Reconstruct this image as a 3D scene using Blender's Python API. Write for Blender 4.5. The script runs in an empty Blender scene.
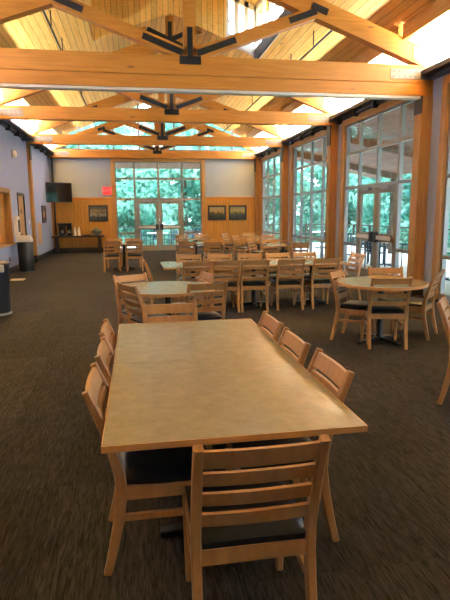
import bpy, bmesh, math, random
from mathutils import Vector, Matrix
random.seed(7)
S = bpy.context.scene
COL = S.collection

# ------------------------------------------------------------------ helpers
def lin(h):
    h = h.lstrip('#')
    r = [int(h[i:i+2], 16)/255 for i in (0, 2, 4)]
    return tuple((c/12.92 if c <= .04045 else ((c+.055)/1.055)**2.4) for c in r) + (1,)

class MB:
    def __init__(self): self.bm = bmesh.new()
    def box(self, x0, x1, y0, y1, z0, z1, bevel=0):
        bm = self.bm
        vs = [bm.verts.new((x, y, z)) for x in (x0, x1) for y in (y0, y1) for z in (z0, z1)]
        fs = [(0,1,3,2),(4,6,7,5),(0,4,5,1),(2,3,7,6),(0,2,6,4),(1,5,7,3)]
        ff = [bm.faces.new([vs[i] for i in f]) for f in fs]
        if bevel:
            es = list({e for f in ff for e in f.edges})
            bmesh.ops.bevel(bm, geom=es, offset=bevel, segments=2, affect='EDGES', profile=.6)
        return self
    def bar(self, p, q, w, h, up=(0,0,1), bevel=0):
        p, q = Vector(p), Vector(q); d = (q-p).normalized(); u = Vector(up)
        s = d.cross(u).normalized(); u = s.cross(d).normalized()
        bm = self.bm; vs = []
        for c in (p, q):
            for a, b in ((-1,-1),(1,-1),(1,1),(-1,1)):
                vs.append(bm.verts.new(c + s*a*w/2 + u*b*h/2))
        fs = [(0,1,2,3),(7,6,5,4),(0,4,5,1),(1,5,6,2),(2,6,7,3),(3,7,4,0)]
        ff = [bm.faces.new([vs[i] for i in f]) for f in fs]
        if bevel:
            es = list({e for f in ff for e in f.edges})
            bmesh.ops.bevel(bm, geom=es, offset=bevel, segments=1, affect='EDGES')
        return self
    def sweep(self, pts, sizes, side=(1,0,0)):
        # rectangular section (w along side, h across) swept along pts
        bm = self.bm; rings = []
        pts = [Vector(p) for p in pts]; s = Vector(side)
        for i, p in enumerate(pts):
            d = (pts[min(i+1, len(pts)-1)] - pts[max(i-1, 0)]).normalized()
            u = d.cross(s).normalized(); w, h = sizes[i]; c = min(w, h)*.16
            ring = []
            for a, b in ((-w/2+c,-h/2),(w/2-c,-h/2),(w/2,-h/2+c),(w/2,h/2-c),(w/2-c,h/2),(-w/2+c,h/2),(-w/2,h/2-c),(-w/2,-h/2+c)):
                ring.append(bm.verts.new(p + s*a + u*b))
            rings.append(ring)
        for r0, r1 in zip(rings, rings[1:]):
            for k in range(8):
                bm.faces.new((r0[k], r0[(k+1) % 8], r1[(k+1) % 8], r1[k]))
        bm.faces.new(rings[0][::-1]); bm.faces.new(rings[-1])
        return self
    def tube(self, pts, r, n=10):
        bm = self.bm; rings = []; pts = [Vector(p) for p in pts]
        for i, p in enumerate(pts):
            d = (pts[min(i+1, len(pts)-1)] - pts[max(i-1, 0)]).normalized()
            a = Vector((0,0,1)) if abs(d.z) < .9 else Vector((1,0,0))
            s = d.cross(a).normalized(); u = s.cross(d)
            rr = r[i] if isinstance(r, (list, tuple)) else r
            rings.append([bm.verts.new(p + s*math.cos(t)*rr + u*math.sin(t)*rr) for t in [2*math.pi*k/n for k in range(n)]])
        for r0, r1 in zip(rings, rings[1:]):
            for k in range(n): bm.faces.new((r0[k], r0[(k+1) % n], r1[(k+1) % n], r1[k]))
        bm.faces.new(rings[0][::-1]); bm.faces.new(rings[-1])
        return self
    def lathe(self, prof, n=32, c=(0,0,0)):
        bm = self.bm; rings = []; c = Vector(c)
        for r, z in prof:
            rings.append([bm.verts.new(c + Vector((r*math.cos(2*math.pi*k/n), r*math.sin(2*math.pi*k/n), z))) for k in range(n)])
        for r0, r1 in zip(rings, rings[1:]):
            for k in range(n): bm.faces.new((r0[k], r0[(k+1) % n], r1[(k+1) % n], r1[k]))
        bm.faces.new(rings[0][::-1]); bm.faces.new(rings[-1])
        return self
    def prism(self, poly, axis, a0, a1):
        # poly: list of 2D points; axis 'y' -> (x,z); 'x' -> (y,z); 'z' -> (x,y)
        bm = self.bm
        def P(p, a): return (p[0], a, p[1]) if axis == 'y' else ((a, p[0], p[1]) if axis == 'x' else (p[0], p[1], a))
        A = [bm.verts.new(P(p, a0)) for p in poly]; B = [bm.verts.new(P(p, a1)) for p in poly]
        n = len(poly)
        bm.faces.new(A[::-1]); bm.faces.new(B)
        for k in range(n): bm.faces.new((A[k], A[(k+1) % n], B[(k+1) % n], B[k]))
        return self
    def quad(self, *pts):
        self.bm.faces.new([self.bm.verts.new(p) for p in pts]); return self
    def build(self, name, mat, parent=None, smooth=False):
        me = bpy.data.meshes.new(name)
        bmesh.ops.recalc_face_normals(self.bm, faces=self.bm.faces)
        self.bm.to_mesh(me); self.bm.free()
        if mat: me.materials.append(mat)
        if smooth:
            for p in me.polygons: p.use_smooth = True
            me.set_sharp_from_angle(angle=math.radians(40))
        o = bpy.data.objects.new(name, me); COL.objects.link(o)
        if parent: o.parent = parent
        return o

def tag(o, label, cat, group=None, kind=None):
    o['label'] = label; o['category'] = cat
    if group: o['group'] = group
    if kind: o['kind'] = kind
    return o
def thing(name, label, cat, loc=(0,0,0), rz=0, group=None):
    o = bpy.data.objects.new(name, None); COL.objects.link(o); o.empty_display_size = .1
    o.location = loc; o.rotation_euler = (0,0,rz)
    return tag(o, label, cat, group)
def struct(o, label=None):
    o['kind'] = 'structure'
    if label: o['label'] = label
    return o
def dup(root, loc, rz, label, group=None):
    r = root.copy(); COL.objects.link(r); r.location = loc; r.rotation_euler = (0,0,rz); r['label'] = label
    if group: r['group'] = group
    for ch in list(root.children):
        c = ch.copy(); COL.objects.link(c); c.parent = r
        for g in list(ch.children):
            d = g.copy(); COL.objects.link(d); d.parent = c
    return r

# ------------------------------------------------------------------ materials
def newmat(name):
    m = bpy.data.materials.new(name); m.use_nodes = True
    nt = m.node_tree; b = nt.nodes['Principled BSDF']
    return m, nt, b
def N(nt, t, **kw):
    n = nt.nodes.new(t)
    for k, v in kw.items(): setattr(n, k, v)
    return n
def plain(name, h, rough=.5, metal=0, spec=.5, noise=0, scale=20):
    m, nt, b = newmat(name)
    b.inputs['Base Color'].default_value = lin(h); b.inputs['Roughness'].default_value = rough
    b.inputs['Metallic'].default_value = metal; b.inputs['Specular IOR Level'].default_value = spec
    if noise:
        tc = N(nt, 'ShaderNodeTexCoord'); nz = N(nt, 'ShaderNodeTexNoise'); nz.inputs['Scale'].default_value = scale; nz.inputs['Detail'].default_value = 4
        nt.links.new(tc.outputs['Object'], nz.inputs['Vector'])
        hs = N(nt, 'ShaderNodeHueSaturation'); hs.inputs['Color'].default_value = lin(h)
        mr = N(nt, 'ShaderNodeMapRange'); mr.inputs['From Min'].default_value = .3; mr.inputs['From Max'].default_value = .7
        mr.inputs['To Min'].default_value = 1-noise; mr.inputs['To Max'].default_value = 1+noise
        nt.links.new(nz.outputs['Fac'], mr.inputs['Value']); nt.links.new(mr.outputs['Result'], hs.inputs['Value'])
        nt.links.new(hs.outputs['Color'], b.inputs['Base Color'])
    return m
def wood(name, dark, light, stretch=(1,12,12), rough=.45, boards=None, knots=False, spec=.4, coord='Object', gap=.04, var=.18):
    """boards=(axis, width): planks separated along that axis with dark joints"""
    m, nt, b = newmat(name); L = nt.links
    tc = N(nt, 'ShaderNodeTexCoord')
    mp = N(nt, 'ShaderNodeMapping'); mp.inputs['Scale'].default_value = stretch
    L.new(tc.outputs[coord], mp.inputs['Vector'])
    vec = mp.outputs['Vector']
    if boards:
        sp = N(nt, 'ShaderNodeSeparateXYZ'); L.new(tc.outputs[coord], sp.inputs[0])
        dv = N(nt, 'ShaderNodeMath', operation='DIVIDE'); L.new(sp.outputs[boards[0]], dv.inputs[0]); dv.inputs[1].default_value = boards[1]
        fl = N(nt, 'ShaderNodeMath', operation='FLOOR'); L.new(dv.outputs[0], fl.inputs[0])
        fr = N(nt, 'ShaderNodeMath', operation='FRACT'); L.new(dv.outputs[0], fr.inputs[0])
        wn = N(nt, 'ShaderNodeTexWhiteNoise', noise_dimensions='1D'); L.new(fl.outputs[0], wn.inputs['W'])
        vm = N(nt, 'ShaderNodeVectorMath', operation='ADD'); L.new(vec, vm.inputs[0])
        sc = N(nt, 'ShaderNodeVectorMath', operation='SCALE'); L.new(wn.outputs['Color'], sc.inputs[0]); sc.inputs['Scale'].default_value = 30
        L.new(sc.outputs[0], vm.inputs[1]); vec = vm.outputs[0]
    nz = N(nt, 'ShaderNodeTexNoise'); nz.inputs['Scale'].default_value = 3; nz.inputs['Detail'].default_value = 6; nz.inputs['Distortion'].default_value = .6
    L.new(vec, nz.inputs['Vector'])
    cr = N(nt, 'ShaderNodeValToRGB'); cr.color_ramp.elements[0].position = .32; cr.color_ramp.elements[1].position = .68
    cr.color_ramp.elements[0].color = lin(dark); cr.color_ramp.elements[1].color = lin(light)
    L.new(nz.outputs['Fac'], cr.inputs['Fac'])
    colr = cr.outputs['Color']
    if knots:
        vo = N(nt, 'ShaderNodeTexVoronoi'); vo.inputs['Scale'].default_value = 1.0
        mk = N(nt, 'ShaderNodeMapping'); mk.inputs['Scale'].default_value = knots; L.new(tc.outputs[coord], mk.inputs['Vector'])
        L.new(mk.outputs[0], vo.inputs['Vector'])
        kr = N(nt, 'ShaderNodeMapRange'); kr.inputs['From Min'].default_value = .03; kr.inputs['From Max'].default_value = .09
        L.new(vo.outputs['Distance'], kr.inputs['Value'])
        mx = N(nt, 'ShaderNodeMix', data_type='RGBA'); L.new(kr.outputs[0], mx.inputs['Factor'])
        mx.inputs['A'].default_value = lin('#6b3d14'); L.new(colr, mx.inputs['B']); colr = mx.outputs['Result']
    if boards:
        hs = N(nt, 'ShaderNodeHueSaturation'); L.new(colr, hs.inputs['Color'])
        mr = N(nt, 'ShaderNodeMapRange'); L.new(wn.outputs['Value'], mr.inputs['Value']); mr.inputs['To Min'].default_value = 1-var; mr.inputs['To Max'].default_value = 1+var*.6
        L.new(mr.outputs[0], hs.inputs['Value'])
        lt = N(nt, 'ShaderNodeMath', operation='LESS_THAN'); L.new(fr.outputs[0], lt.inputs[0]); lt.inputs[1].default_value = gap
        mx2 = N(nt, 'ShaderNodeMix', data_type='RGBA'); L.new(lt.outputs[0], mx2.inputs['Factor'])
        L.new(hs.outputs['Color'], mx2.inputs['A']); mx2.inputs['B'].default_value = lin('#6a4416'); colr = mx2.outputs['Result']
    L.new(colr, b.inputs['Base Color'])
    b.inputs['Roughness'].default_value = rough; b.inputs['Specular IOR Level'].default_value = spec
    return m

M = {}
M['beam'] = wood('glulam_pine', '#a96a14', '#bf7c26', (.6,9,9), .5, knots=(1.1,3,4))
M['post'] = wood('pine_post', '#93652c', '#ab7f40', (9,9,.6), .5)
M['casing'] = wood('pine_casing', '#9a6a2e', '#b08446', (9,9,.6), .5)
M['purlin'] = wood('pine_purlin', '#bb7d2d', '#cd913f', (9,.6,9), .5)
M['ceiling'] = wood('ceiling_planks', '#e6aa4a', '#f4c86e', (7,.5,7), .55, boards=('X', .135), knots=(5,.7,5), gap=.06)
M['wains'] = wood('wainscot_boards', '#a9752c', '#bd8b3a', (7,7,.5), .45, boards=('X', .14), gap=.03, var=.05)
M['maple'] = wood('maple_chair', '#9c7146', '#b08456', (8,8,1.5), .36, spec=.5)
M['edge'] = wood('maple_edge', '#b07c46', '#c08f58', (3,3,8), .4)
M['oakdoor'] = wood('maple_door', '#bd8d5a', '#cfa26e', (8,8,.5), .4)
M['recess'] = wood('pine_shutter', '#a9661c', '#c98832', (7,7,.5), .5)
M['soffit'] = wood('porch_soffit', '#7d5344', '#9a7060', (7,.5,7), .6, boards=('X', .15), gap=.06)
M['steel'] = plain('black_steel', '#181614', .45, .3)
M['ledge'] = plain('charcoal_ledge', '#2b2a2c', .6)
M['plate'] = plain('grey_plate', '#6e6252', .55, .1, noise=.15, scale=12)
M['alu'] = plain('grey_aluminium', '#9a9da2', .4, .2)
M['doorframe'] = plain('beige_door_frame', '#8f887b', .45, .1)
M['track'] = plain('pale_track', '#f2f0ec', .4, .2)
M['wallL'] = plain('lavender_grey_paint', '#9ea8cb', .85, noise=.02, scale=3)
M['wallF'] = plain('grey_paint', '#98a1ac', .85, noise=.02, scale=3)
M['white'] = plain('white_paint', '#e6e4e0', .7)
M['black'] = plain('black_vinyl', '#17181b', .5)
M['seat'] = plain('black_navy_vinyl', '#141925', .36, spec=.4)
M['base'] = plain('black_cast_iron', '#101114', .4)
M['paper'] = plain('white_paper', '#e8e4df', .7)
M['darkwood'] = plain('dark_console', '#2a2018', .35, noise=.2, scale=8)
M['bin'] = plain('navy_bin', '#1b2434', .35)
M['binblack'] = plain('black_bin', '#0d0f13', .4)
M['deck'] = plain('deck_boards', '#dcdcde', .6, noise=.12, scale=3)
M['rail'] = plain('dark_railing', '#3c3834', .5)
M['deckfurn'] = plain('slate_blue_metal', '#30405c', .4)
M['decktop'] = plain('white_deck_tabletop', '#e8ecf2', .35)
M['bark'] = plain('bark', '#5a4a3c', .9, noise=.3, scale=8)
M['ground'] = plain('forest_floor', '#6d8a5a', .95, noise=.3, scale=.6)
M['red'] = None

# laminate table top
m, nt, b = newmat('beige_laminate'); L = nt.links
tc = N(nt, 'ShaderNodeTexCoord'); nz = N(nt, 'ShaderNodeTexNoise'); nz.inputs['Scale'].default_value = 14; nz.inputs['Detail'].default_value = 6; nz.inputs['Roughness'].default_value = .7
L.new(tc.outputs['Object'], nz.inputs['Vector']); cr = N(nt, 'ShaderNodeValToRGB')
cr.color_ramp.elements[0].position = .3; cr.color_ramp.elements[1].position = .7
cr.color_ramp.elements[0].color = lin('#877c63'); cr.color_ramp.elements[1].color = lin('#998f74')
L.new(nz.outputs['Fac'], cr.inputs['Fac']); L.new(cr.outputs['Color'], b.inputs['Base Color'])
b.inputs['Roughness'].default_value = .24; b.inputs['Specular IOR Level'].default_value = .5
M['lam'] = m

# carpet : streaked carpet tiles
m, nt, b = newmat('brown_streak_carpet'); L = nt.links
tc = N(nt, 'ShaderNodeTexCoord')
sp = N(nt, 'ShaderNodeSeparateXYZ'); L.new(tc.outputs['Object'], sp.inputs[0])
fls = []
for ax in ('X', 'Y'):
    dv = N(nt, 'ShaderNodeMath', operation='DIVIDE'); L.new(sp.outputs[ax], dv.inputs[0]); dv.inputs[1].default_value = .5 if ax == 'X' else 1.0
    f = N(nt, 'ShaderNodeMath', operation='FLOOR'); L.new(dv.outputs[0], f.inputs[0]); fls.append(f)
cb = N(nt, 'ShaderNodeCombineXYZ'); L.new(fls[0].outputs[0], cb.inputs[0]); L.new(fls[1].outputs[0], cb.inputs[1])
wn = N(nt, 'ShaderNodeTexWhiteNoise', noise_dimensions='3D'); L.new(cb.outputs[0], wn.inputs['Vector'])
sc = N(nt, 'ShaderNodeVectorMath', operation='SCALE'); L.new(wn.outputs['Color'], sc.inputs[0]); sc.inputs['Scale'].default_value = 40
mp = N(nt, 'ShaderNodeMapping'); mp.inputs['Scale'].default_value = (100, 8, 1); L.new(tc.outputs['Object'], mp.inputs['Vector'])
ad = N(nt, 'ShaderNodeVectorMath', operation='ADD'); L.new(mp.outputs[0], ad.inputs[0]); L.new(sc.outputs[0], ad.inputs[1])
n1 = N(nt, 'ShaderNodeTexNoise'); n1.inputs['Scale'].default_value = 1; n1.inputs['Detail'].default_value = 5; n1.inputs['Roughness'].default_value = .65; n1.inputs['Distortion'].default_value = .8
L.new(ad.outputs[0], n1.inputs['Vector'])
n2 = N(nt, 'ShaderNodeTexNoise'); n2.inputs['Scale'].default_value = .9; n2.inputs['Detail'].default_value = 3
L.new(tc.outputs['Object'], n2.inputs['Vector'])
cr = N(nt, 'ShaderNodeValToRGB'); cr.color_ramp.elements[0].position = .36; cr.color_ramp.elements[1].position = .66
cr.color_ramp.elements[0].color = lin('#181614'); cr.color_ramp.elements[1].color = lin('#3e3936')
L.new(n1.outputs['Fac'], cr.inputs['Fac'])
hs = N(nt, 'ShaderNodeHueSaturation'); L.new(cr.outputs['Color'], hs.inputs['Color'])
a2 = N(nt, 'ShaderNodeMath', operation='ADD'); L.new(wn.outputs['Value'], a2.inputs[0]); L.new(n2.outputs['Fac'], a2.inputs[1])
mr = N(nt, 'ShaderNodeMapRange'); mr.inputs['From Max'].default_value = 2; mr.inputs['To Min'].default_value = .66; mr.inputs['To Max'].default_value = 1.30
L.new(a2.outputs[0], mr.inputs['Value']); L.new(mr.outputs[0], hs.inputs['Value'])
L.new(hs.outputs['Color'], b.inputs['Base Color']); b.inputs['Roughness'].default_value = .95; b.inputs['Specular IOR Level'].default_value = .1
M['carpet'] = m

# thin glass
m = bpy.data.materials.new('window_glass'); m.use_nodes = True; nt = m.node_tree; nt.nodes.clear(); L = nt.links
out = N(nt, 'ShaderNodeOutputMaterial'); mx = N(nt, 'ShaderNodeMixShader'); tr = N(nt, 'ShaderNodeBsdfTransparent'); gl = N(nt, 'ShaderNodeBsdfGlossy')
tr.inputs['Color'].default_value = (.93, .985, .97, 1); gl.inputs['Roughness'].default_value = .02
lw_ = N(nt, 'ShaderNodeLayerWeight'); lw_.inputs['Blend'].default_value = .5
pw = N(nt, 'ShaderNodeMath', operation='POWER'); L.new(lw_.outputs['Facing'], pw.inputs[0]); pw.inputs[1].default_value = 5
fr = N(nt, 'ShaderNodeMath', operation='MULTIPLY_ADD'); L.new(pw.outputs[0], fr.inputs[0]); fr.inputs[1].default_value = .55; fr.inputs[2].default_value = .025
L.new(fr.outputs[0], mx.inputs['Fac']); L.new(tr.outputs[0], mx.inputs[1]); L.new(gl.outputs[0], mx.inputs[2]); L.new(mx.outputs[0], out.inputs['Surface'])
M['glass'] = m

# leaves
def leafmat(name, a, c):
    m, nt, b = newmat(name); L = nt.links
    oi = N(nt, 'ShaderNodeTexCoord'); nz = N(nt, 'ShaderNodeTexNoise'); nz.inputs['Scale'].default_value = .9; nz.inputs['Detail'].default_value = 3
    L.new(oi.outputs['Object'], nz.inputs['Vector'])
    cr = N(nt, 'ShaderNodeValToRGB'); cr.color_ramp.elements[0].position = .38; cr.color_ramp.elements[1].position = .62
    cr.color_ramp.elements[0].color = lin(a); cr.color_ramp.elements[1].color = lin(c)
    L.new(nz.outputs['Fac'], cr.inputs['Fac']); L.new(cr.outputs['Color'], b.inputs['Base Color'])
    b.inputs['Roughness'].default_value = .6
    out = nt.nodes['Material Output']; tl = N(nt, 'ShaderNodeBsdfTranslucent'); L.new(cr.outputs['Color'], tl.inputs['Color'])
    ms = N(nt, 'ShaderNodeMixShader'); ms.inputs['Fac'].default_value = .5
    L.new(b.outputs[0], ms.inputs[1]); L.new(tl.outputs[0], ms.inputs[2]); L.new(ms.outputs[0], out.inputs['Surface'])
    return m
M['leaf'] = leafmat('leaves_a', '#6fb5a5', '#bce6da')
M['leaf2'] = leafmat('leaves_b', '#5ca59a', '#a2d8ca')

def emit(name, h, s):
    m, nt, b = newmat(name); b.inputs['Base Color'].default_value = lin(h)
    b.inputs['Emission Color'].default_value = lin(h); b.inputs['Emission Strength'].default_value = s
    return m
M['red'] = emit('exit_red', '#f0282c', .9)
M['redlet'] = emit('exit_letters', '#ff6a62', 1.0)
m, nt, b = newmat('tv_screen'); b.inputs['Base Color'].default_value = lin('#05070a'); b.inputs['Roughness'].default_value = .06; b.inputs['Specular IOR Level'].default_value = 1
M['screen'] = m

def paintmat(name, cols, horizon, seed):
    # loose generic landscape: sky band, tree band, foreground band broken by noise
    m, nt, b = newmat(name); L = nt.links
    tc = N(nt, 'ShaderNodeTexCoord'); sp = N(nt, 'ShaderNodeSeparateXYZ'); L.new(tc.outputs['Generated'], sp.inputs[0])
    nz = N(nt, 'ShaderNodeTexNoise'); nz.inputs['Scale'].default_value = 7; nz.inputs['Detail'].default_value = 4
    mp = N(nt, 'ShaderNodeMapping'); mp.inputs['Location'].default_value = (seed, seed, seed); L.new(tc.outputs['Generated'], mp.inputs[0]); L.new(mp.outputs[0], nz.inputs['Vector'])
    ma = N(nt, 'ShaderNodeMath', operation='MULTIPLY_ADD'); L.new(nz.outputs['Fac'], ma.inputs[0]); ma.inputs[1].default_value = .9
    sb = N(nt, 'ShaderNodeMath', operation='SUBTRACT'); L.new(sp.outputs['Z'], sb.inputs[0]); sb.inputs[1].default_value = .45
    L.new(sb.outputs[0], ma.inputs[2])
    cr = N(nt, 'ShaderNodeValToRGB'); e = cr.color_ramp.elements
    e[0].position = .1; e[0].color = lin(cols[0]); e[1].position = .85; e[1].color = lin(cols[-1])
    for i, c in enumerate(cols[1:-1]):
        q = e.new(.1 + .75*(i+1)/(len(cols)-1)); q.color = lin(c)
    L.new(ma.outputs[0], cr.inputs['Fac']); L.new(cr.outputs['Color'], b.inputs['Base Color']); b.inputs['Roughness'].default_value = .5
    return m

# ------------------------------------------------------------------ room constants
XL, XR, YB, YF = -3.42, 5.40, -4.0, 22.75
XM = .99
def deck(x): return 4.62 + .40*min(x-XL, XR-x)       # underside of the plank ceiling
TY = [9.25, 13.8, 18.4, 22.6]
MON = (-.85, 3.12, 9.75, 13.55)                       # raised roof monitor opening

# floor
o = MB().box(XL-.2, XR+.2, YB-.2, YF+.2, -.12, 0).build('floor', M['carpet']); struct(o)
# left wall with pass-through opening and door hole
mb = MB(); t = .2
oy0, oy1, oz0, oz1 = 12.6, 15.35, .82, 2.2
dy0, dy1, dz1 = 16.4, 17.35, 2.2
def lw(y0, y1, z0, z1): mb.box(XL-t, XL, y0, y1, z0, z1)
lw(YB-.2, oy0, 0, 4.62); lw(oy0, oy1, 0, oz0); lw(oy0, oy1, oz1, 4.62); lw(oy1, dy0, 0, 4.62); lw(dy0, dy1, dz1, 4.62); lw(dy1, YF+.2, 0, 4.62)
struct(mb.build('wall_left', M['wallL']))
# far wall
WX0, WX1 = -.80, 2.84
mb = MB()
def fw(x0, x1, z0, z1, m_=None): mb.box(x0, x1, YF, YF+.2, z0, z1)
fw(XL, WX0-.16, 0, 4.25); fw(WX1+.16, XR, 0, 4.25); fw(WX0-.16, WX1+.16, 3.88, 4.25)
struct(mb.build('wall_far', M['wallF']))
# wainscot on the far wall
mb = MB(); mb.box(XL, WX0-.16, YF-.02, YF, .0, 2.17); mb.box(WX1+.16, XR, YF-.02, YF, 0, 2.17)
struct(mb.build('wall_far_wainscot', M['wains']))
mb = MB(); mb.box(XL, WX0-.16, YF-.045, YF, 2.17, 2.27); mb.box(WX1+.16, XR, YF-.045, YF, 2.17, 2.27)
struct(mb.build('trim_1', M['beam']))
# back wall (behind the viewer)
mb = MB(); mb.prism([(XL,0),(XR,0),(XR,4.62),(XM,deck(XM)),(XL,4.62)], 'y', YB-.2, YB)
struct(mb.build('wall_back', M['wallF']))
# baseboards
mb = MB(); mb.box(XL, XL+.02, YB, dy0-.08, 0, .17); mb.box(XL, XL+.02, dy1+.08, YF, 0, .17); struct(mb.build('baseboard_left', M['black']))
mb = MB(); mb.box(XL, WX0-.16, YF-.06, YF-.02, 0, .2); mb.box(WX1+.16, XR, YF-.06, YF-.02, 0, .2); struct(mb.build('baseboard_far', M['black']))

# right wall: solid strips between the window bays plus the head band
BAYS = [(0.05, 4.65), (4.65, 9.25), (9.25, 13.8), (13.8, 18.4), (18.4, 22.75)]
def win_span(i):
    a, c = BAYS[i]
    if i == 4: return (a+.42, c-.5)
    return (a+.42, c-.62)
mb = MB()
mb.box(XR, XR+.2, YB-.2, win_span(0)[0]-.15, 0, 3.88)
for i in range(5):
    y1 = win_span(i)[1]+.15
    y2 = win_span(i+1)[0]-.15 if i < 4 else YF+.2
    mb.box(XR, XR+.2, y1, y2, 0, 3.88)
mb.box(XR, XR+.2, YB-.2, YF+.2, 3.88, 4.62)
struct(mb.build('wall_right', M['wallF']))

# ceiling: two plank slopes with a monitor opening cut out
def slope(x0, x1, y0, y1, mb, th=.12):
    z0, z1 = deck(x0), deck(x1)
    mb.prism([(x0,z0),(x1,z1),(x1,z1+th),(x0,z0+th)], 'y', y0, y1)
mb = MB(); mx0, mx1, my0, my1 = MON
slope(XL-.2, mx0, YB-.2, YF+.6, mb); slope(mx1, XR+.2, YB-.2, YF+.6, mb)
slope(mx0, XM, YB-.2, my0, mb); slope(XM, mx1, YB-.2, my0, mb)
slope(mx0, XM, my1, YF+.6, mb); slope(XM, mx1, my1, YF+.6, mb)
struct(mb.build('ceiling', M['ceiling']))
# monitor: plank walls left / front / back, window wall right, its own little gable roof
MZ = 6.75
mb = MB()
mb.box(mx0-.12, mx0, my0, my1, deck(mx0)+.001, MZ)
mb.prism([(mx0-.12, deck(mx0)), (XM, deck(XM)), (mx1+.12, deck(mx1)), (mx1+.12, MZ), (XM, MZ+.74), (mx0-.12, MZ)], 'y', my0-.12, my0)
XG = 2.35
mb.prism([(mx0-.12, deck(mx0)-.02), (XM, deck(XM)-.02), (XG, deck(XG)-.02), (XG, MZ+.74-(XG-XM)*.4), (XM, MZ+.74), (mx0-.12, MZ)], 'y', my1-.03, my1+.12)
struct(mb.build('wall_monitor', M['ceiling']))
mb = MB()
for x0, x1, za, zb in ((mx0-.3, XM, MZ-.12, MZ+.74), (XM, mx1+.3, MZ+.74, MZ-.23)):
    mb.prism([(x0,za),(x1,zb),(x1,zb+.12),(x0,za+.12)], 'y', my0-.3, my1+.3)
struct(mb.build('ceiling_monitor', M['ceiling']))
# monitor window strips (right side and the right half of the far end)
wz0 = deck(mx1)+.10
w = bpy.data.objects.new('window_7', None); COL.objects.link(w); struct(w)
mb = MB(); mb.box(mx1, mx1+.1, my0, my1, deck(mx1)-.12, wz0); mb.box(mx1, mx1+.1, my0, my1, MZ-.24, MZ-.1)
n = 6
for k in range(n+1):
    y = my0 + (my1-my0)*k/n; mb.box(mx1, mx1+.09, max(my0, y-.045), min(my1, y+.045), wz0, MZ-.24)
mb.build('window_frame', M['white'], w)
MB().box(mx1+.04, mx1+.05, my0, my1, wz0, MZ-.24).build('pane', M['glass'], w)
MB().box(mx1-.06, mx1, my0, my1, deck(mx1)-.22, deck(mx1)+.04).build('curb', M['ledge'], w)
w = bpy.data.objects.new('window_8', None); COL.objects.link(w); struct(w)
mb = MB(); ex = [XG+.03, XG+.28, XG+.53, mx1]
for k, x in enumerate(ex): mb.box(x-.05, x+.05, my1, my1+.1, deck(min(x+.05, mx1))-.02, MZ+.72-(x-XM)*.4)
mb.bar((XG, my1+.03, deck(XG)+.05), (mx1, my1+.03, deck(mx1)+.05), .14, .2); mb.bar((XG, my1+.05, MZ+.68-(XG-XM)*.4), (mx1, my1+.05, MZ-.17), .1, .14)
mb.build('window_frame', M['white'], w)
MB().prism([(XG, deck(XG)), (mx1, deck(mx1)), (mx1, MZ-.1), (XG, MZ+.74-(XG-XM)*.4)], 'y', my1+.05, my1+.06).build('pane', M['glass'], w)

# far gable glazing above the tie beam
w = bpy.data.objects.new('window_6', None); COL.objects.link(w); struct(w)
MB().prism([(XL+.1,4.25),(XR-.1,4.25),(XR-.1,deck(XR-.1)),(XM,deck(XM)),(XL+.1,deck(XL+.1))], 'y', YF+.06, YF+.07).build('pane', M['glass'], w)
mb = MB()
for x in (-2.2, -.8, .25, 1.72, 2.8, 4.2): mb.box(x-.04, x+.04, YF+.02, YF+.12, 4.25, deck(x)+.02)
mb.build('window_frame', M['alu'], w)

# ------------------------------------------------------------------ ledges and purlins
for side, x0, x1, nm, lb in ((-1, XL, XL+.26, 'trim_2', None), (1, XR-.26, XR, 'trim_3', None)):
    mb = MB(); mb.box(x0, x1, YB, YF, 4.0, 4.08)
    xs = (XL, XL+.1) if side < 0 else (XR-.1, XR)
    mb.box(xs[0], xs[1], YB, YF, 3.93, 4.0)
    struct(mb.build(nm, M['ledge']))
    mb = MB(); y = YB+.6
    while y < YF-.3:
        if min(abs(y-ty) for ty in TY) > .25: mb.box(x0+.02 if side < 0 else x1-.17, x0+.17 if side < 0 else x1-.02, y-.05, y+.05, 3.86, 4.0)
        y += 1.05
    struct(mb.build('trim_4' if side < 0 else 'trim_5', M['ledge']))
def purlins():
    k = 0
    spans = [(YB, TY[0]), (TY[0], TY[1]), (TY[1], TY[2]), (TY[2], TY[3])]
    bays = ['nearest bay', 'second bay', 'third bay', 'last bay by the end wall']
    for xx, sd in ((4.82, 'right'), (2*XM-4.82, 'left')):
        for (a, c), bn in zip(spans, bays):
            z = deck(xx)
            o = MB().box(xx-.055, xx+.055, a+.08, c-.08, z-.27, z-.005).build('roof_purlin', M['purlin'])
            tag(o, f'pine purlin under the {sd} ceiling slope in the {bn}', 'purlin', 'purlins under the roof')
purlins()
for xx, lb in ((3.75, 'thin black pipe running under the right ceiling slope'), (-1.45, 'thin black pipe running under the left ceiling slope')):
    mb = MB(); z = deck(xx)-.33; mb.tube([(xx, 9.6, z), (xx, 22.4, z)], .022, 8)
    for ty in (11.0, 12.6, 15.2, 16.8, 20, 21.4): mb.tube([(xx, ty, z), (xx, ty, deck(xx)+.01)], .012, 6)
    tag(mb.build('sprinkler_pipe', M['steel']), lb, 'pipe')

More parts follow.
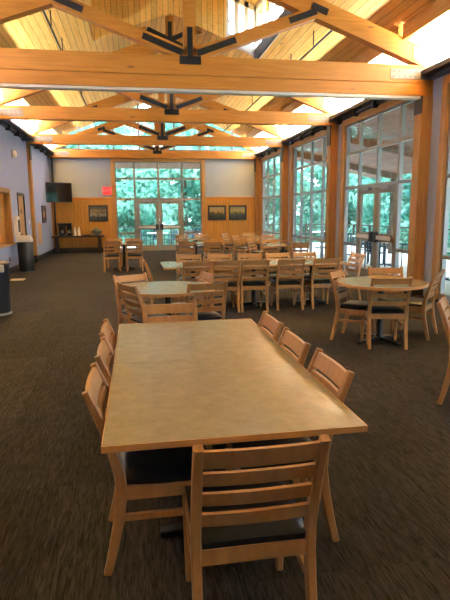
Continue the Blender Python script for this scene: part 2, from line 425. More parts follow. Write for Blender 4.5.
# ------------------------------------------------------------------ trusses
ZC = 4.08          # underside of rafter at the walls
SL = .355
def raf(x): return ZC + SL*min(x-XL, XR-x)
def make_truss(label, y):
    t = thing('roof_truss', label, 'truss', (0, y, 0), 0, 'roof trusses')
    MB().box(XL+.0, XR-.0, -.10, .10, 3.87, 4.18, .012).build('tie_beam', M['beam'], t)
    for s in (-1, 1):
        xe = XL if s < 0 else XR
        mb = MB(); mb.prism([(xe, raf(xe)), (XM, raf(XM)), (XM, raf(XM)+.33), (xe, raf(xe)+.33)], 'y', -.09, .09)
        mb.build('rafter', M['beam'], t)
        xj = XM + s*2.15
        p, q = Vector((XM+s*.07, 0, 4.2)), Vector((xj, 0, raf(xj)+.08))
        MB().bar(p, q, .17, .19).build('strut', M['beam'], t)
        d = (q-p).normalized()
        # joint straps
        for yy in (-.1, .1):
            pass
        mb = MB()
        for yy in (-.105, .105):
            o_ = Vector((0, yy, 0)); mb.bar(p+o_+d*.05, p+o_+d*.75, .012, .10)
        mb.build('base_strap', M['steel'], t)
        mb = MB()
        for yy in (-.105, .105):
            o_ = Vector((0, yy, 0)); mb.bar(q+o_-d*.48, q+o_+d*.03, .012, .10)
            r = Vector((s*1, 0, -SL)).normalized(); mb.bar(q+o_-r*.06+Vector((0,0,.08)), q+o_+r*.24+Vector((0,0,.08)), .012, .11)
        mb.build('rafter_strap', M['steel'], t)
        # heel plates
        mb = MB()
        xa, xb = (XR-.84, XR-.1) if s > 0 else (XL+.1, XL+.84)
        for yy in (-.105, .105):
            mb.box(xa, xb, yy-.006, yy+.006, 3.93, 4.10)
            xa2, xb2 = (XR-.42, XR-.03) if s > 0 else (XL+.03, XL+.42)
            mb.prism([(xa2, raf(xa2)+.06), (xb2, raf(xb2)+.06), (xb2, raf(xb2)+.26), (xa2, raf(xa2)+.26)], 'y', yy-.006, yy+.006)
        hp = mb.build('heel_plate', M['plate'], t)
        mb = MB()
        for i in range(7):
            for zz in (3.975, 4.055):
                x = xa+.06+i*(xb-xa-.12)/6
                mb.tube([(x, -.113, zz), (x, -.122, zz)], .012, 6)
        mb.build('bolt', M['steel'], hp)
    MB().box(XM-.10, XM+.10, -.085, .085, 4.18, raf(XM)+.55 if y != TY[1] else 6.9).build('king_post', M['beam'], t)
    mb = MB()
    for yy in (-.106, .106):
        mb.box(XM-.045, XM+.045, yy-.008, yy+.008, 4.12, 4.62)
        mb.box(XM-.18, XM+.18, yy-.008, yy+.008, 4.04, 4.17)
    mb.build('king_strap', M['steel'], t)
    return t
TL = ['big pine roof truss nearest the camera, with a pale track under its beam',
      'second pine roof truss from the camera, star of black straps at its top',
      'third pine roof truss from the camera, between the second and the end wall',
      'last pine roof truss, set against the glazed end wall']
trs = [make_truss(l, y) for l, y in zip(TL, TY)]
t = trs[0]
MB().box(XL+.0, XR-.0, -.10, .10, 3.655, 3.865, .008).build('header_board', M['beam'], t)
mb = MB(); mb.box(XL, XR, -.085, -.02, 3.61, 3.655); mb.box(XL, XR, .02, .085, 3.61, 3.655)
mb.build('partition_track', M['track'], t)
MB().box(XL, XR, -.02, .02, 3.625, 3.655).build('track_slot', M['black'], t)
# star of straps on the second truss' tall king post
t = trs[1]; zs = 5.80
for s in (-1, 1):
    MB().bar((XM-s*1.5, .12, zs+.62), (XM+s*1.5, .12, zs-.62), .12, .16).build('crown_brace', M['beam'], t)
mb = MB(); mb.box(XM-.05, XM+.05, -.12, -.10, zs-.42, zs+.42)
mb.bar((XM-.55, -.125, zs+.23), (XM+.42, -.125, zs-.19), .012, .11); mb.bar((XM-.38, -.13, zs-.17), (XM+.42, -.13, zs+.18), .012, .11)
mb.build('star_strap', M['steel'], t)

# ------------------------------------------------------------------ posts along the side walls
def post(label, x0, x1, y, zt, steel=True):
    t = thing('timber_post', label, 'post', ((x0+x1)/2, y, 0), 0, 'timber posts along the walls')
    w = (x1-x0)/2; s = -1 if x0 > 0 else 1
    MB().box(-w, w, -.12, .12, 0, zt, .008).build('shaft', M['post'], t)
    MB().box(-w+(.0 if s > 0 else -.015), w+(.015 if s > 0 else 0), -.135, .135, 0, .24).build('foot', M['black'], t)
    s = -1 if x0 > 0 else 1
    MB().box(s*w-.012, s*w+.012, -.13, .13, 3.35, zt).build('top_plate', M['steel'], t)
    return t
pn = ['between the window bay at the right edge and the glass double doors', 'just beyond the glass double doors of the right wall', 'at the far end of the right wall, between its last two windows']
for y, lb in zip(TY[:3], pn):
    post('pine post ' + lb, XR-.22, XR, y, 3.86 if y != TY[0] else 3.65)
post('pine post in the far right corner of the room', XR-.22, XR-.0, TY[3]-.0, 3.86)
t = post('pine post on the left wall beside the maple door', XL, XL+.10, TY[2], 3.86)
post('pine post on the left wall hidden at the left picture edge', XL, XL+.10, TY[1], 3.86) if False else None

# ------------------------------------------------------------------ windows
def make_window_right(i, door=False):
    y0, y1 = win_span(i); w = bpy.data.objects.new(f'window_{i+1}', None); COL.objects.link(w); struct(w)
    cs = MB()
    cs.box(XR-.05, XR+.12, y0-.15, y0, 0, 3.90); cs.box(XR-.05, XR+.12, y1, y1+.15, 0, 3.90); cs.box(XR-.05, XR+.12, y0, y1, 3.76, 3.90)
    cs.build('casing', M['casing'], w)
    x0, x1 = XR+.02, XR+.10
    f = MB(); span = y1-y0
    cols = [y0, y0+.19*span, y0+.475*span, y0+.76*span, y1]
    zr = [0.08, .78, 2.20, 3.04, 3.76]
    for k, y in enumerate(cols):
        hw = .035
        ya, yb = max(y0, y-hw), min(y1, y+hw)
        if k == 0: yb = y0+.06
        if k == 4: ya = y1-.06
        zb = 2.16 if (door and k == 2) else 0
        f.box(x0, x1, ya, yb, zb, 3.76)
    for z in zr:
        for k in range(4):
            if door and k in (1, 2) and z < 2: continue
            f.box(x0+.004, x1-.004, cols[k]+.02, cols[k+1]-.02, z-.035 if z > .1 else 0, min(z+.035, 3.76))
    f.build('window_frame', M['alu'], w)
    p = MB()
    if door:
        p.box(XR+.055, XR+.061, y0+.02, cols[1], .05, 3.74); p.box(XR+.055, XR+.061, cols[3], y1-.02, .05, 3.74); p.box(XR+.055, XR+.061, cols[1], cols[3], 2.2, 3.74)
    else: p.box(XR+.055, XR+.061, y0+.02, y1-.02, .05, 3.74)
    p.build('pane', M['glass'], w)
    return cols
for i in range(5):
    cols = make_window_right(i, i == 2)
    if i == 2: dcols = cols
def door_leaf(parent, a, c, axis, pos, z1, hinge):
    """a glazed leaf between a and c along axis ('x' or 'y'), at depth pos"""
    st = .13
    def B(mb, u0, u1, z0_, z1_, d0=-.025, d1=.025):
        if axis == 'y': mb.box(pos+d0, pos+d1, u0, u1, z0_, z1_)
        else: mb.box(u0, u1, pos+d0, pos+d1, z0_, z1_)
    mb = MB(); B(mb, a, a+st, .01, z1); B(mb, c-st, c, .01, z1); B(mb, a+st, c-st, .01, .24); B(mb, a+st, c-st, z1-.14, z1); B(mb, a+st, c-st, .92, 1.10)
    lf = mb.build('door_leaf', M['doorframe'], parent)
    mb = MB(); B(mb, a+st, c-st, .24, .92, -.004, .004); B(mb, a+st, c-st, 1.10, z1-.14, -.004, .004); mb.build('pane', M['glass'], lf)
    mb = MB(); B(mb, a+.06, c-.06, .97, 1.06, -.09, -.05); B(mb, a+.06, a+.12, .97, 1.06, -.09, -.02); B(mb, c-.12, c-.06, .97, 1.06, -.09, -.02)
    mb.build('push_bar', M['track'], lf)
    u = (c-.16, c-.02) if hinge < 0 else (a+.02, a+.16)
    mb = MB(); B(mb, u[0], u[1], .90, 1.14, -.11, -.02); mb.build('latch_box', M['black'], lf)
    mb = MB(); B(mb, (a+c)/2-.2, (a+c)/2+.16, z1-.06, z1+.01, -.1, -.025); mb.build('door_closer', M['alu'], lf)
d = bpy.data.objects.new('door_1', None); COL.objects.link(d); struct(d)
mid = dcols[2]
door_leaf(d, dcols[1]+.04, mid-.004, 'y', XR+.06, 2.15, -1); door_leaf(d, mid+.004, dcols[3]-.04, 'y', XR+.06, 2.15, 1)

# far window wall + doors
w = bpy.data.objects.new('window_9', None); COL.objects.link(w); struct(w)
mb = MB(); mb.box(WX0-.16, WX0, YF-.06, YF+.14, 0, 3.9); mb.box(WX1, WX1+.16, YF-.06, YF+.14, 0, 3.9); mb.box(WX0, WX1, YF-.06, YF+.14, 3.76, 3.9)
mb.build('casing', M['casing'], w)
fc = [WX0, .0, 1.0, 2.0, WX1]
mb = MB()
for k, x in enumerate(fc): mb.box(max(WX0, x-.045), min(WX1, x+.045), YF+.02, YF+.10, 2.16 if k == 2 else 0, 3.76)
for z in (.06, .76, 2.2, 3.05, 3.74):
    for k in range(4):
        if k in (1, 2) and z < 2: continue
        mb.box(fc[k]+.03, fc[k+1]-.03, YF+.024, YF+.096, max(0, z-.045), min(3.76, z+.045))
mb.build('window_frame', M['doorframe'], w)
mb = MB(); mb.box(WX0, 0, YF+.055, YF+.061, .05, 3.74); mb.box(2, WX1, YF+.055, YF+.061, .05, 3.74); mb.box(0, 2, YF+.055, YF+.061, 2.2, 3.74); mb.build('pane', M['glass'], w)
d = bpy.data.objects.new('door_2', None); COL.objects.link(d); struct(d)
door_leaf(d, .05, .996, 'x', YF+.06, 2.15, -1); door_leaf(d, 1.004, 1.95, 'x', YF+.06, 2.15, 1)
mb = MB(); mb.box(XR-.1, XR, YF-.1, YF-.0, 0, 3.9); struct(mb.build('trim_6', M['casing']))

# left wall door and pass-through
d = bpy.data.objects.new('door_3', None); COL.objects.link(d); struct(d)
MB().box(XL-.06, XL-.015, dy0+.05, dy1-.05, .01, dz1-.05).build('door_leaf', M['oakdoor'], d)
mb = MB(); mb.box(XL-.1, XL+.02, dy0-.01, dy0+.05, 0, dz1+.04); mb.box(XL-.1, XL+.02, dy1-.05, dy1+.01, 0, dz1+.04); mb.box(XL-.1, XL+.02, dy0+.05, dy1-.05, dz1-.05, dz1+.04)
mb.build('door_frame', M['steel'], d)
MB().box(XL-.015, XL-.008, 16.82, 16.96, 1.62, 1.76).build('door_sign', M['darkwood'], d)
mb = MB(); mb.tube([(XL-.015, dy0+.13, 1.0), (XL+.045, dy0+.13, 1.0), (XL+.045, dy0+.25, 1.0)], .012, 8); mb.box(XL-.015, XL-.005, dy0+.1, dy0+.16, .93, 1.07); mb.build('door_handle', M['steel'], d)
w = bpy.data.objects.new('window_10', None); COL.objects.link(w); struct(w)
mb = MB(); mb.box(XL-.12, XL+.03, oy1-.02, oy1+.1, oz0-.06, oz1+.1); mb.box(XL-.12, XL+.03, oy0-.1, oy0+.02, oz0-.06, oz1+.1); mb.box(XL-.12, XL+.03, oy0, oy1, oz1-.02, oz1+.1)
mb.build('casing', M['casing'], w)
MB().box(XL-.16, XL-.13, oy0, oy1, oz0, oz1).build('shutter', M['recess'], w)
MB().box(XL-.13, XL+.10, oy0-.05, oy1+.05, oz0-.05, oz0).build('sill', M['edge'], w)

# ------------------------------------------------------------------ furniture: chair
def make_chair(label):
    t = thing('dining_chair', label, 'chair', (0,0,0), 0, 'ladder-back chairs')
    # y of the raked rear post at height z
    P = [(-.215,0), (-.185,.12), (-.155,.26), (-.138,.38), (-.145,.48), (-.180,.62), (-.222,.74), (-.27,.86)]
    def py(z):
        for (a, za), (c, zc) in zip(P, P[1:]):
            if za <= z <= zc: return a+(c-a)*(z-za)/(zc-za)
        return P[-1][0]
    for s in (-1, 1):
        MB().sweep([(s*.212, y, z) for y, z in P], [(.034,.036),(.035,.042),(.036,.047),(.036,.05),(.036,.047),(.036,.042),(.035,.038),(.033,.032)]).build('back_post', M['maple'], t)
    for s in (-1, 1):
        MB().sweep([(s*.205, .245, 0), (s*.207, .243, .2), (s*.207, .24, .407)], [(.030,.030),(.035,.035),(.040,.040)]).build('front_leg', M['maple'], t)
    for za, zb in ((.772,.846), (.694,.750), (.604,.659), (.513,.568)):
        mb = MB(); bm = mb.bm; n = 8; rings = []
        for k in range(n+1):
            x = -.198+.396*k/n; bow = -.010*(1-(x/.198)**2); r = []
            for dy, z in ((-.009, za), (.009, za), (.009, zb), (-.009, zb)):
                r.append(bm.verts.new((x, py(z)+bow+dy, z)))
            rings.append(r)
        for a, c in zip(rings, rings[1:]):
            for j in range(4): bm.faces.new((a[j], a[(j+1) % 4], c[(j+1) % 4], c[j]))
        bm.faces.new(rings[0]); bm.faces.new(rings[-1][::-1])
        mb.build('back_slat', M['maple'], t)
    mb = MB(); mb.box(-.198, .198, -.152, -.128, .352, .414); mb.box(-.19, .19, .232, .254, .352, .414)
    for s in (-1, 1): mb.box(s*.207-.011, s*.207+.011, -.125, .225, .352, .414)
    mb.build('seat_rail', M['maple'], t)
    for s in (-1, 1):
        MB().bar((s*.207, -.145, .265), (s*.207, .228, .265), .018, .03).build('stretcher', M['maple'], t)
    # upholstered seat with rounded crown
    mb = MB(); bm = mb.bm; nx, ny = 10, 10; grid = []
    for i in range(nx+1):
        row = []
        for j in range(ny+1):
            u, v = i/nx*2-1, j/ny*2-1
            wdt = .215 if v > -.2 else .215-.02*(-.2-v)
            e = max(abs(u), abs(v)); z = .472 - .028*max(0, (e-.55)/.45)**3 - .006*(u*u+v*v)/2
            xx = u*wdt; 
            if v < -.8: xx = max(-.192, min(.192, xx))
            row.append(bm.verts.new((xx, .055+v*.205, z)))
        grid.append(row)
    for i in range(nx):
        for j in range(ny): bm.faces.new((grid[i][j], grid[i+1][j], grid[i+1][j+1], grid[i][j+1]))
    loop = [grid[i][0] for i in range(nx+1)] + [grid[nx][j] for j in range(1, ny+1)] + [grid[i][ny] for i in range(nx-1, -1, -1)] + [grid[0][j] for j in range(ny-1, 0, -1)]
    low = [bm.verts.new((v.co.x*.985, .055+(v.co.y-.055)*.985, .415)) for v in loop]
    for k in range(len(loop)): bm.faces.new((loop[k], loop[(k+1) % len(loop)], low[(k+1) % len(loop)], low[k]))
    bm.faces.new(low)
    mb.build('seat_pad', M['seat'], t, smooth=True)
    return t
proto = None
def chair(bx, by, dx, dy, label):
    """place by the midpoint of the top of its back and its facing direction"""
    global proto
    a = math.atan2(dy, dx) - math.pi/2
    f = Vector((dx, dy)).normalized()
    loc = (bx + f.x*.27, by + f.y*.27, 0)
    if proto is None:
        proto = make_chair(label); proto.location = loc; proto.rotation_euler = (0,0,a); return proto
    return dup(proto, loc, a, label)

# tables
def make_pedestal(t, arm=.3, rot=0):
    MB().lathe([(.055,.03),(.05,.06),(.038,.09),(.038,.66),(.06,.68),(.06,.715)], 20).build('column', M['base'], t, True)
    mb = MB()
    for k in range(4):
        a = rot + k*math.pi/2; c, s = math.cos(a), math.sin(a)
        mb.sweep([(0,0,.045), (c*arm*.5, s*arm*.5, .036), (c*arm, s*arm, .02)], [(.075,.05),(.065,.04),(.05,.03)], (-s, c, 0))
    mb.build('pedestal_base', M['base'], t)
    MB().box(-.22, .22, -.03, .03, .70, .72).build('top_bracket', M['base'], t)
def square_table(label, x, y, w, l, group='square pedestal tables', joint=0):
    t = thing('dining_table', label, 'table', (x, y, 0), 0, group)
    MB().box(-w/2+.004, w/2-.004, -l/2+(.004 if joint >= 0 else .0004), l/2-(.004 if joint <= 0 else .0004), .722, .7503, .0006).build('tabletop', M['lam'], t)
    mb = MB(); e = .005
    if joint >= 0: mb.box(-w/2, w/2, -l/2, -l/2+e, .725, .7500)
    if joint <= 0: mb.box(-w/2, w/2, l/2-e, l/2, .725, .7500)
    mb.box(-w/2, -w/2+e, -l/2+e, l/2-e, .725, .7500); mb.box(w/2-e, w/2, -l/2+e, l/2-e, .725, .7500)
    mb.build('edge_band', M['edge'], t)
    make_pedestal(t); return t
def round_table(label, x, y, r, rot=0):
    t = thing('round_table', label, 'table', (x, y, 0), 0, 'round pedestal tables')
    MB().lathe([(r-.006,.722),(r-.006,.748),(r-.012,.7505)], 64).build('tabletop', M['lam'], t)
    mb = MB(); bm = mb.bm
    n = 64; rings = [[bm.verts.new((rr*math.cos(2*math.pi*k/n), rr*math.sin(2*math.pi*k/n), z)) for k in range(n)] for rr, z in ((r-.02,.716),(r,.716),(r,.748),(r-.007,.7485))]
    for a, c in zip(rings, rings[1:]):
        for k in range(n): bm.faces.new((a[k], a[(k+1) % n], c[(k+1) % n], c[k]))
    mb.build('edge_band', M['edge'], t, True)
    make_pedestal(t, .34, rot); return t

# --- front table of two and its eight chairs
square_table('near half of the big front table, a square beige laminate top with wood edge', .367, 2.405, 1.048, 1.096, joint=1)
square_table('far half of the big front table, beige square top joined at the seam', .367, 3.502, 1.048, 1.096, joint=-1)
chair(.382, 1.55, 0, 1, 'ladder-back chair at the near end of the front table, back to the camera')
chair(-.235, 2.38, 1, 0, 'nearest of three ladder-back chairs along the left side of the front table')
chair(-.225, 2.95, 1, 0, 'middle of three ladder-back chairs along the left side of the front table')
chair(-.24, 3.50, 1, 0, 'farthest of three ladder-back chairs along the left side of the front table')
chair(.97, 2.43, -1, 0, 'nearest of three ladder-back chairs along the right side of the front table')
chair(.945, 2.98, -1, 0, 'middle of three ladder-back chairs along the right side of the front table')
chair(.95, 3.56, -1, 0, 'farthest of three ladder-back chairs along the right side of the front table')
chair(.255, 4.33, 0, -1, 'chair at the far end of the front table, facing the camera')
# --- round table behind it on the left
round_table('round table directly behind the front table, left of the long table', .34, 6.05, .55, .5)
chair(-.10, 6.52, .46, -.89, 'chair with pale sunlit top rail at the back left of the near round table')
chair(-.13, 5.62, .9, .42, 'chair seen edge-on at the front left of the near round table')
chair(.75, 5.55, -.16, .98, 'chair at the near right of the left round table, back to the camera')
chair(.88, 6.52, -1, -.18, 'tilted chair back showing at the right of the left round table')
# --- long table of three squares
for k, (x, n) in enumerate(((.93, 'left'), (1.98, 'middle'), (3.03, 'right'))):
    square_table(f'{n} square table of the long row of three across the room', x, 8.75, 1.046, 1.05)
for x, n in ((.93, 'first from the left'), (1.39, 'second from the left'), (1.87, 'third from the left, middle'), (2.47, 'fourth from the left'), (3.07, 'fifth from the left, the rightmost')):
    chair(x, 8.10, 0, 1, f'chair on the near side of the long table, {n}')
for x, n in ((.93, 'first from the left'), (1.50, 'second from the left'), (2.07, 'third from the left, middle'), (2.60, 'fourth from the left'), (3.13, 'fifth from the left, the rightmost')):
    chair(x, 9.50, 0, -1, f'chair on the far side of the long table, {n}')
chair(.10, 8.55, 1, .05, 'chair seen edge-on at the left end of the long table')
chair(3.98, 8.95, -1, -.12, 'chair at the right end of the long table, by the glass double doors')
# --- round table by the right wall
round_table('round table on the right by the glass double doors', 2.95, 5.93, .54, .35)
chair(2.49, 6.30, .75, -.66, 'chair with a white glare on its top slat left of the right-hand round table')
chair(2.85, 5.47, .22, .97, 'chair on the near side of the right-hand round table, back to the camera')
chair(3.75, 5.95, -.72, .70, 'chair with window-lit slats on the right of the right-hand round table')
chair(3.31, 6.56, -.3, -.95, 'chair on the far side of the right-hand round table, before the glass doors')
chair(2.545, 4.01, .80, -.60, 'chair cut off by the right edge of the picture')
# --- left far table
square_table('small square table far left, in front of the console table', -.37, 15.45, 1.06, 1.05)
chair(-.67, 14.66, -.12, 1, 'left chair on the near side of the small far left table')
chair(-.07, 14.66, .03, 1, 'right chair on the near side of the small far left table')
chair(-.66, 16.25, 0, -1, 'left chair on the far side of the small far left table')
chair(-.12, 16.25, 0, -1, 'right chair on the far side of the small far left table')
# --- tables in the middle towards the far doors
square_table('square table mid-room with greenish window sheen, in front of the far doors', 1.65, 14.95, 1.05, 1.05)
chair(1.36, 14.18, 0, 1, 'chair on the near side of the mid-room table, left of the pair')
chair(1.97, 13.55, .05, 1, 'chair pulled back from the near right of the mid-room table')
square_table('farthest square table, close to the far glass doors', 2.0, 17.75, 1.05, 1.05)
chair(1.58, 18.55, .1, -1, 'left of two chairs on the far side of the table by the far doors')
chair(2.28, 18.55, 0, -1, 'right of two chairs on the far side of the table by the far doors')
chair(1.33, 17.5, 1, .1, 'chair on the left side of the table by the far doors, seen from its side')
# --- right far tables
square_table('square table by the right windows, just beyond the long row', 3.85, 13.45, 1.05, 1.05)
chair(4.08, 12.66, 0, 1, 'chair at the near side of the right window table beyond the long row')
chair(3.70, 14.25, 0, -1, 'chair on the far side of the right window table beyond the long row')
square_table('square table by the far right windows, under the two pictures', 4.1, 16.1, 1.05, 1.05)
square_table('square table in the far right corner of the room', 4.0, 18.6, 1.05, 1.05)
chair(3.32, 15.25, .75, -.65, 'nearest of three shiny-edged chairs in line below the two pictures')
chair(3.24, 17.25, .75, -.65, 'middle of three shiny-edged chairs in line below the two pictures')
chair(3.2, 19.1, .75, -.65, 'farthest of three shiny-edged chairs in line below the two pictures')
chair(4.3, 16.95, 0, -1, 'chair on the far side of the far right table by the windows')
chair(4.2, 19.45, 0, -1, 'chair behind the table in the far right corner, facing the camera')

# ------------------------------------------------------------------ left / far wall objects
t = thing('console_table', 'dark console table against the far left wall, carrying a coffee maker', 'table', (-2.33, 22.3, 0))
MB().box(-1.05, 1.02, -.3, .3, .66, .72, .006).build('tabletop', M['darkwood'], t)
for x in (-.88, .82):
    for y in (-.22, .22): MB().box(x-.05, x+.05, y-.04, y+.04, 0, .66).build('leg', M['darkwood'], t)
MB().box(-.83, .77, -.02, .02, .12, .2).build('stretcher', M['darkwood'], t)
t = thing('coffee_maker', 'black coffee maker at the left end of the console table', 'coffee maker', (-2.86, 22.25, .72))
MB().box(-.26, .26, -.14, .14, 0, .04, .008).build('base', M['binblack'], t)
MB().box(-.26, .02, .02, .14, .04, .40, .01).build('body', M['darkwood'], t)
MB().box(-.27, .27, -.14, .14, .40, .52, .02).build('brew_head', M['binblack'], t)
MB().box(.06, .26, .02, .14, .04, .40, .01).build('tank', M['binblack'], t)
MB().lathe([(.075,.04),(.095,.10),(.09,.17),(.06,.24),(.065,.26)], 20, (.16,-.06,0)).build('carafe', M['screen'], t, True)
MB().lathe([(.075,.04),(.095,.10),(.09,.17),(.06,.24),(.065,.26)], 20, (-.13,-.06,0)).build('carafe', M['screen'], t, True)
pb = [(.048,0),(.05,.02),(.05,.22),(.03,.27),(.024,.33),(.024,.36)]
o = MB().lathe(pb, 18).build('bottle', M['paper'], None, True); o.location = (-2.47, 22.2, .72); tag(o, 'left white bottle standing right of the coffee maker', 'bottle', 'white bottles')
o2 = o.copy(); COL.objects.link(o2); o2.location = (-2.31, 22.25, .72); o2['label'] = 'right white bottle between its twin and the flat tray'
o = MB().box(-.17, .17, -.12, .12, 0, .03, .008).build('tray', M['binblack']); o.location = (-2.02, 22.25, .72); tag(o, 'flat dark tray right of the white bottles', 'tray')
t = thing('fruit_bowl', 'wide grey-green bowl on the console below the left picture', 'bowl', (-1.62, 22.3, .72))
MB().lathe([(.08,0),(.10,.02),(.22,.13),(.24,.19),(.225,.19),(.20,.13),(.09,.035)], 28).build('bowl', plain('celadon_glaze', '#6a6f60', .4), t, True)
mb = MB()
for k in range(26):
    a = random.random()*6.28; r = random.random()*.16; mb.tube([(r*math.cos(a)*.5, r*math.sin(a)*.5, .05), (r*math.cos(a), r*math.sin(a), .2+random.random()*.1)], [.02,.03], 6)
mb.build('greenery', plain('sage_leaves', '#8a9274', .7), t)

# TV in the corner
t = thing('television', 'wall-mounted black television tilted in the far left corner', 'television', (-2.97, 21.9, 2.45), math.radians(36))
MB().box(-.56, .56, -.03, .03, -.39, .39, .01).build('casing', M['binblack'], t)
MB().box(-.535, .535, -.034, -.031, -.355, .365).build('screen', M['screen'], t)
mb = MB(); mb.box(-.15, .15, .03, .06, -.15, .15); mb.tube([(0,.06,0),(-.05,.2,0)], .03, 8); mb.build('wall_bracket', M['steel'], t)
o = MB().tube([(-3.27, 22.55, .05), (-3.27, 22.55, 4.0)], .035, 12).build('conduit_pole', M['steel']); tag(o, 'thin black pole standing in the far left corner behind the television', 'pole')
# exit sign
t = thing('exit_sign', 'red lit EXIT sign on the grey far wall left of the windows', 'sign', (-1.14, 22.72, 2.55))
MB().box(-.17, .17, -.03, .03, -.15, .15, .01).build('housing', M['red'], t)
cu = bpy.data.curves.new('lettering', 'FONT'); cu.body = 'EXIT'; cu.size = .17; cu.extrude = .004; cu.align_x = 'CENTER'; cu.align_y = 'CENTER'
cu.materials.append(M['redlet']); lo = bpy.data.objects.new('lettering_curve', cu); COL.objects.link(lo); lme = bpy.data.meshes.new_from_object(lo); bpy.data.objects.remove(lo); lo = bpy.data.objects.new('lettering', lme); COL.objects.link(lo); lo.parent = t; lo.location = (0, -.034, 0); lo.rotation_euler = (math.pi/2, 0, 0)

def picture(label, x, y, z, w, h, rz, mat, fw_=.075):
    t = thing('framed_picture', label, 'picture', (x, y, z), rz, 'framed pictures')
    mb = MB(); mb.box(-w/2, w/2, -.035, 0, h/2-fw_, h/2, .006); mb.box(-w/2, w/2, -.035, 0, -h/2, -h/2+fw_, .006)
    mb.box(-w/2, -w/2+fw_, -.035, 0, -h/2+fw_, h/2-fw_, .006); mb.box(w/2-fw_, w/2, -.035, 0, -h/2+fw_, h/2-fw_, .006)
    mb.build('frame', M['binblack'], t)
    MB().box(-w/2+fw_, w/2-fw_, -.012, -.004, -h/2+fw_, h/2-fw_).build('canvas', mat, t)
    return t
yp = YF-.021
picture('black-framed landscape left of the far windows, above the bowl', -1.54, yp, 1.62, .80, .68, 0, paintmat('landscape_lake', ['#15170f', '#2a2c22', '#8d8a78', '#3a3a2c', '#7d6a40', '#2f3a38'], .4, 1.3))
picture('left of two black-framed landscapes right of the far windows', 3.50, yp, 1.60, .80, .64, 0, paintmat('landscape_meadow', ['#14150e', '#2c3a28', '#3a3216', '#a2854a', '#8a8466'], .4, 5.1))
picture('right of two black-framed landscapes right of the far windows', 4.42, yp, 1.60, .80, .64, 0, paintmat('landscape_wood', ['#1c1a10', '#2c3d4c', '#4a4a26', '#9a9150', '#7d7a5a'], .4, 9.7))
picture('narrow-looking framed picture on the left wall below the television', XL, 20.75, 1.60, .85, .64, math.pi/2, paintmat('landscape_autumn', ['#3a2218', '#a87c60', '#b98e72', '#5a4030'], .4, 2.7), .1)
o = MB().box(XL, XL+.03, 19.35, 19.95, .55, 1.30, .004).build('wall_panel', M['oakdoor']); tag(o, 'pale wooden panel low on the left wall below the framed picture', 'panel')
# wall bits
o = MB().box(XL, XL+.012, 17.9, 17.98, 1.28, 1.41, .003).build('light_switch', M['paper']); tag(o, 'white light switch on the left wall between the door and the pine post', 'switch')
o = MB().box(XL, XL+.01, 14.9, 14.98, .34, .46).build('wall_outlet', M['binblack']); tag(o, 'small dark outlet low on the left wall under the pass-through', 'outlet')
t = thing('wall_speaker', 'round white fixture high on the left wall', 'speaker', (XL, 16.15, 3.31))
MB().box(0, .05, -.13, .09, -.12, .12, .03).build('back_plate', M['alu'], t)
mb = MB(); mb.tube([(.05,-.01,.0),(.11,-.02,-.0),(.125,-.02,0)], [.1,.09,.06], 18); mb.build('lens', M['paper'], t, True)
t = thing('towel_dispenser', 'white wall dispenser with a dark front, beside the maple door', 'dispenser', (XL, 15.85, 1.0))
MB().box(0, .11, -.17, .17, 0, .55, .02).build('case', M['paper'], t)
MB().box(.11, .118, -.10, .10, .1, .45).build('front_panel', M['ledge'], t)

# bins
t = thing('trash_bin', 'tall black trash bin with a white lid by the left wall door', 'trash bin', (-3.1, 15.45, 0))
MB().lathe([(.19,0),(.2,.01),(.215,.82),(.205,.84)], 28).build('bin_body', M['binblack'], t, True)
MB().lathe([(.20,0),(.2,.03)], 28).build('base_ring', M['alu'], t, True)
mb = MB(); mb.prism([(-.2,.84),(.2,.84),(.2,.90),(-.12,1.02),(-.2,1.0)], 'x', -.19, .19); mb.build('lid', M['paper'], t)
t = thing('trash_can', 'navy trash can cut off by the left edge of the picture', 'trash can', (-2.30, 8.85, 0))
MB().lathe([(.23,.03),(.235,.04),(.25,.74),(.26,.76),(.26,.83),(.22,.85)], 32).build('can_body', M['bin'], t, True)
MB().lathe([(.245,0),(.245,.035)], 32).build('base_ring', M['alu'], t, True)
mb = MB(); mb.box(.14, .22, -.24, -.17, .70, .82, .02); mb.build('bag_corner', M['paper'], t)
mb = MB(); mb.box(-.17, .17, -.17, .17, 0, .012, .004); t = mb.build('floor_patch', plain('beige_patch', '#c9b497', .6)); t.location = (-2.95, 13.5, 0); tag(t, 'flat beige square on the carpet near the left wall', 'floor plate')  # thin pale beige square lying on the carpet

# ------------------------------------------------------------------ outdoors
ZD = -.06
o = MB().box(XR+.2, 11.2, -4, 27.5, ZD-.12, ZD).build('deck_boards', M['deck']); struct(o)
o = MB().box(-6, XR+.2, YF+.2, 27.5, ZD-.12, ZD).build('deck_boards', M['deck']); struct(o)
o = MB().box(-60, 70, -50, 90, -2.2, -2.0).build('ground', M['ground']); struct(o)
# porch roof on the right, eave overhang at the far end
mb = MB(); mb.prism([(XR+.2,3.95),(10.2,3.0),(10.2,3.15),(XR+.2,4.1)], 'y', -4, 21.6); struct(mb.build('roof_porch', M['soffit']))
mb = MB(); mb.box(-4.2, XR+.2, YF+.2, 26.0, 3.72, 3.84); struct(mb.build('roof_eave', M['soffit']))
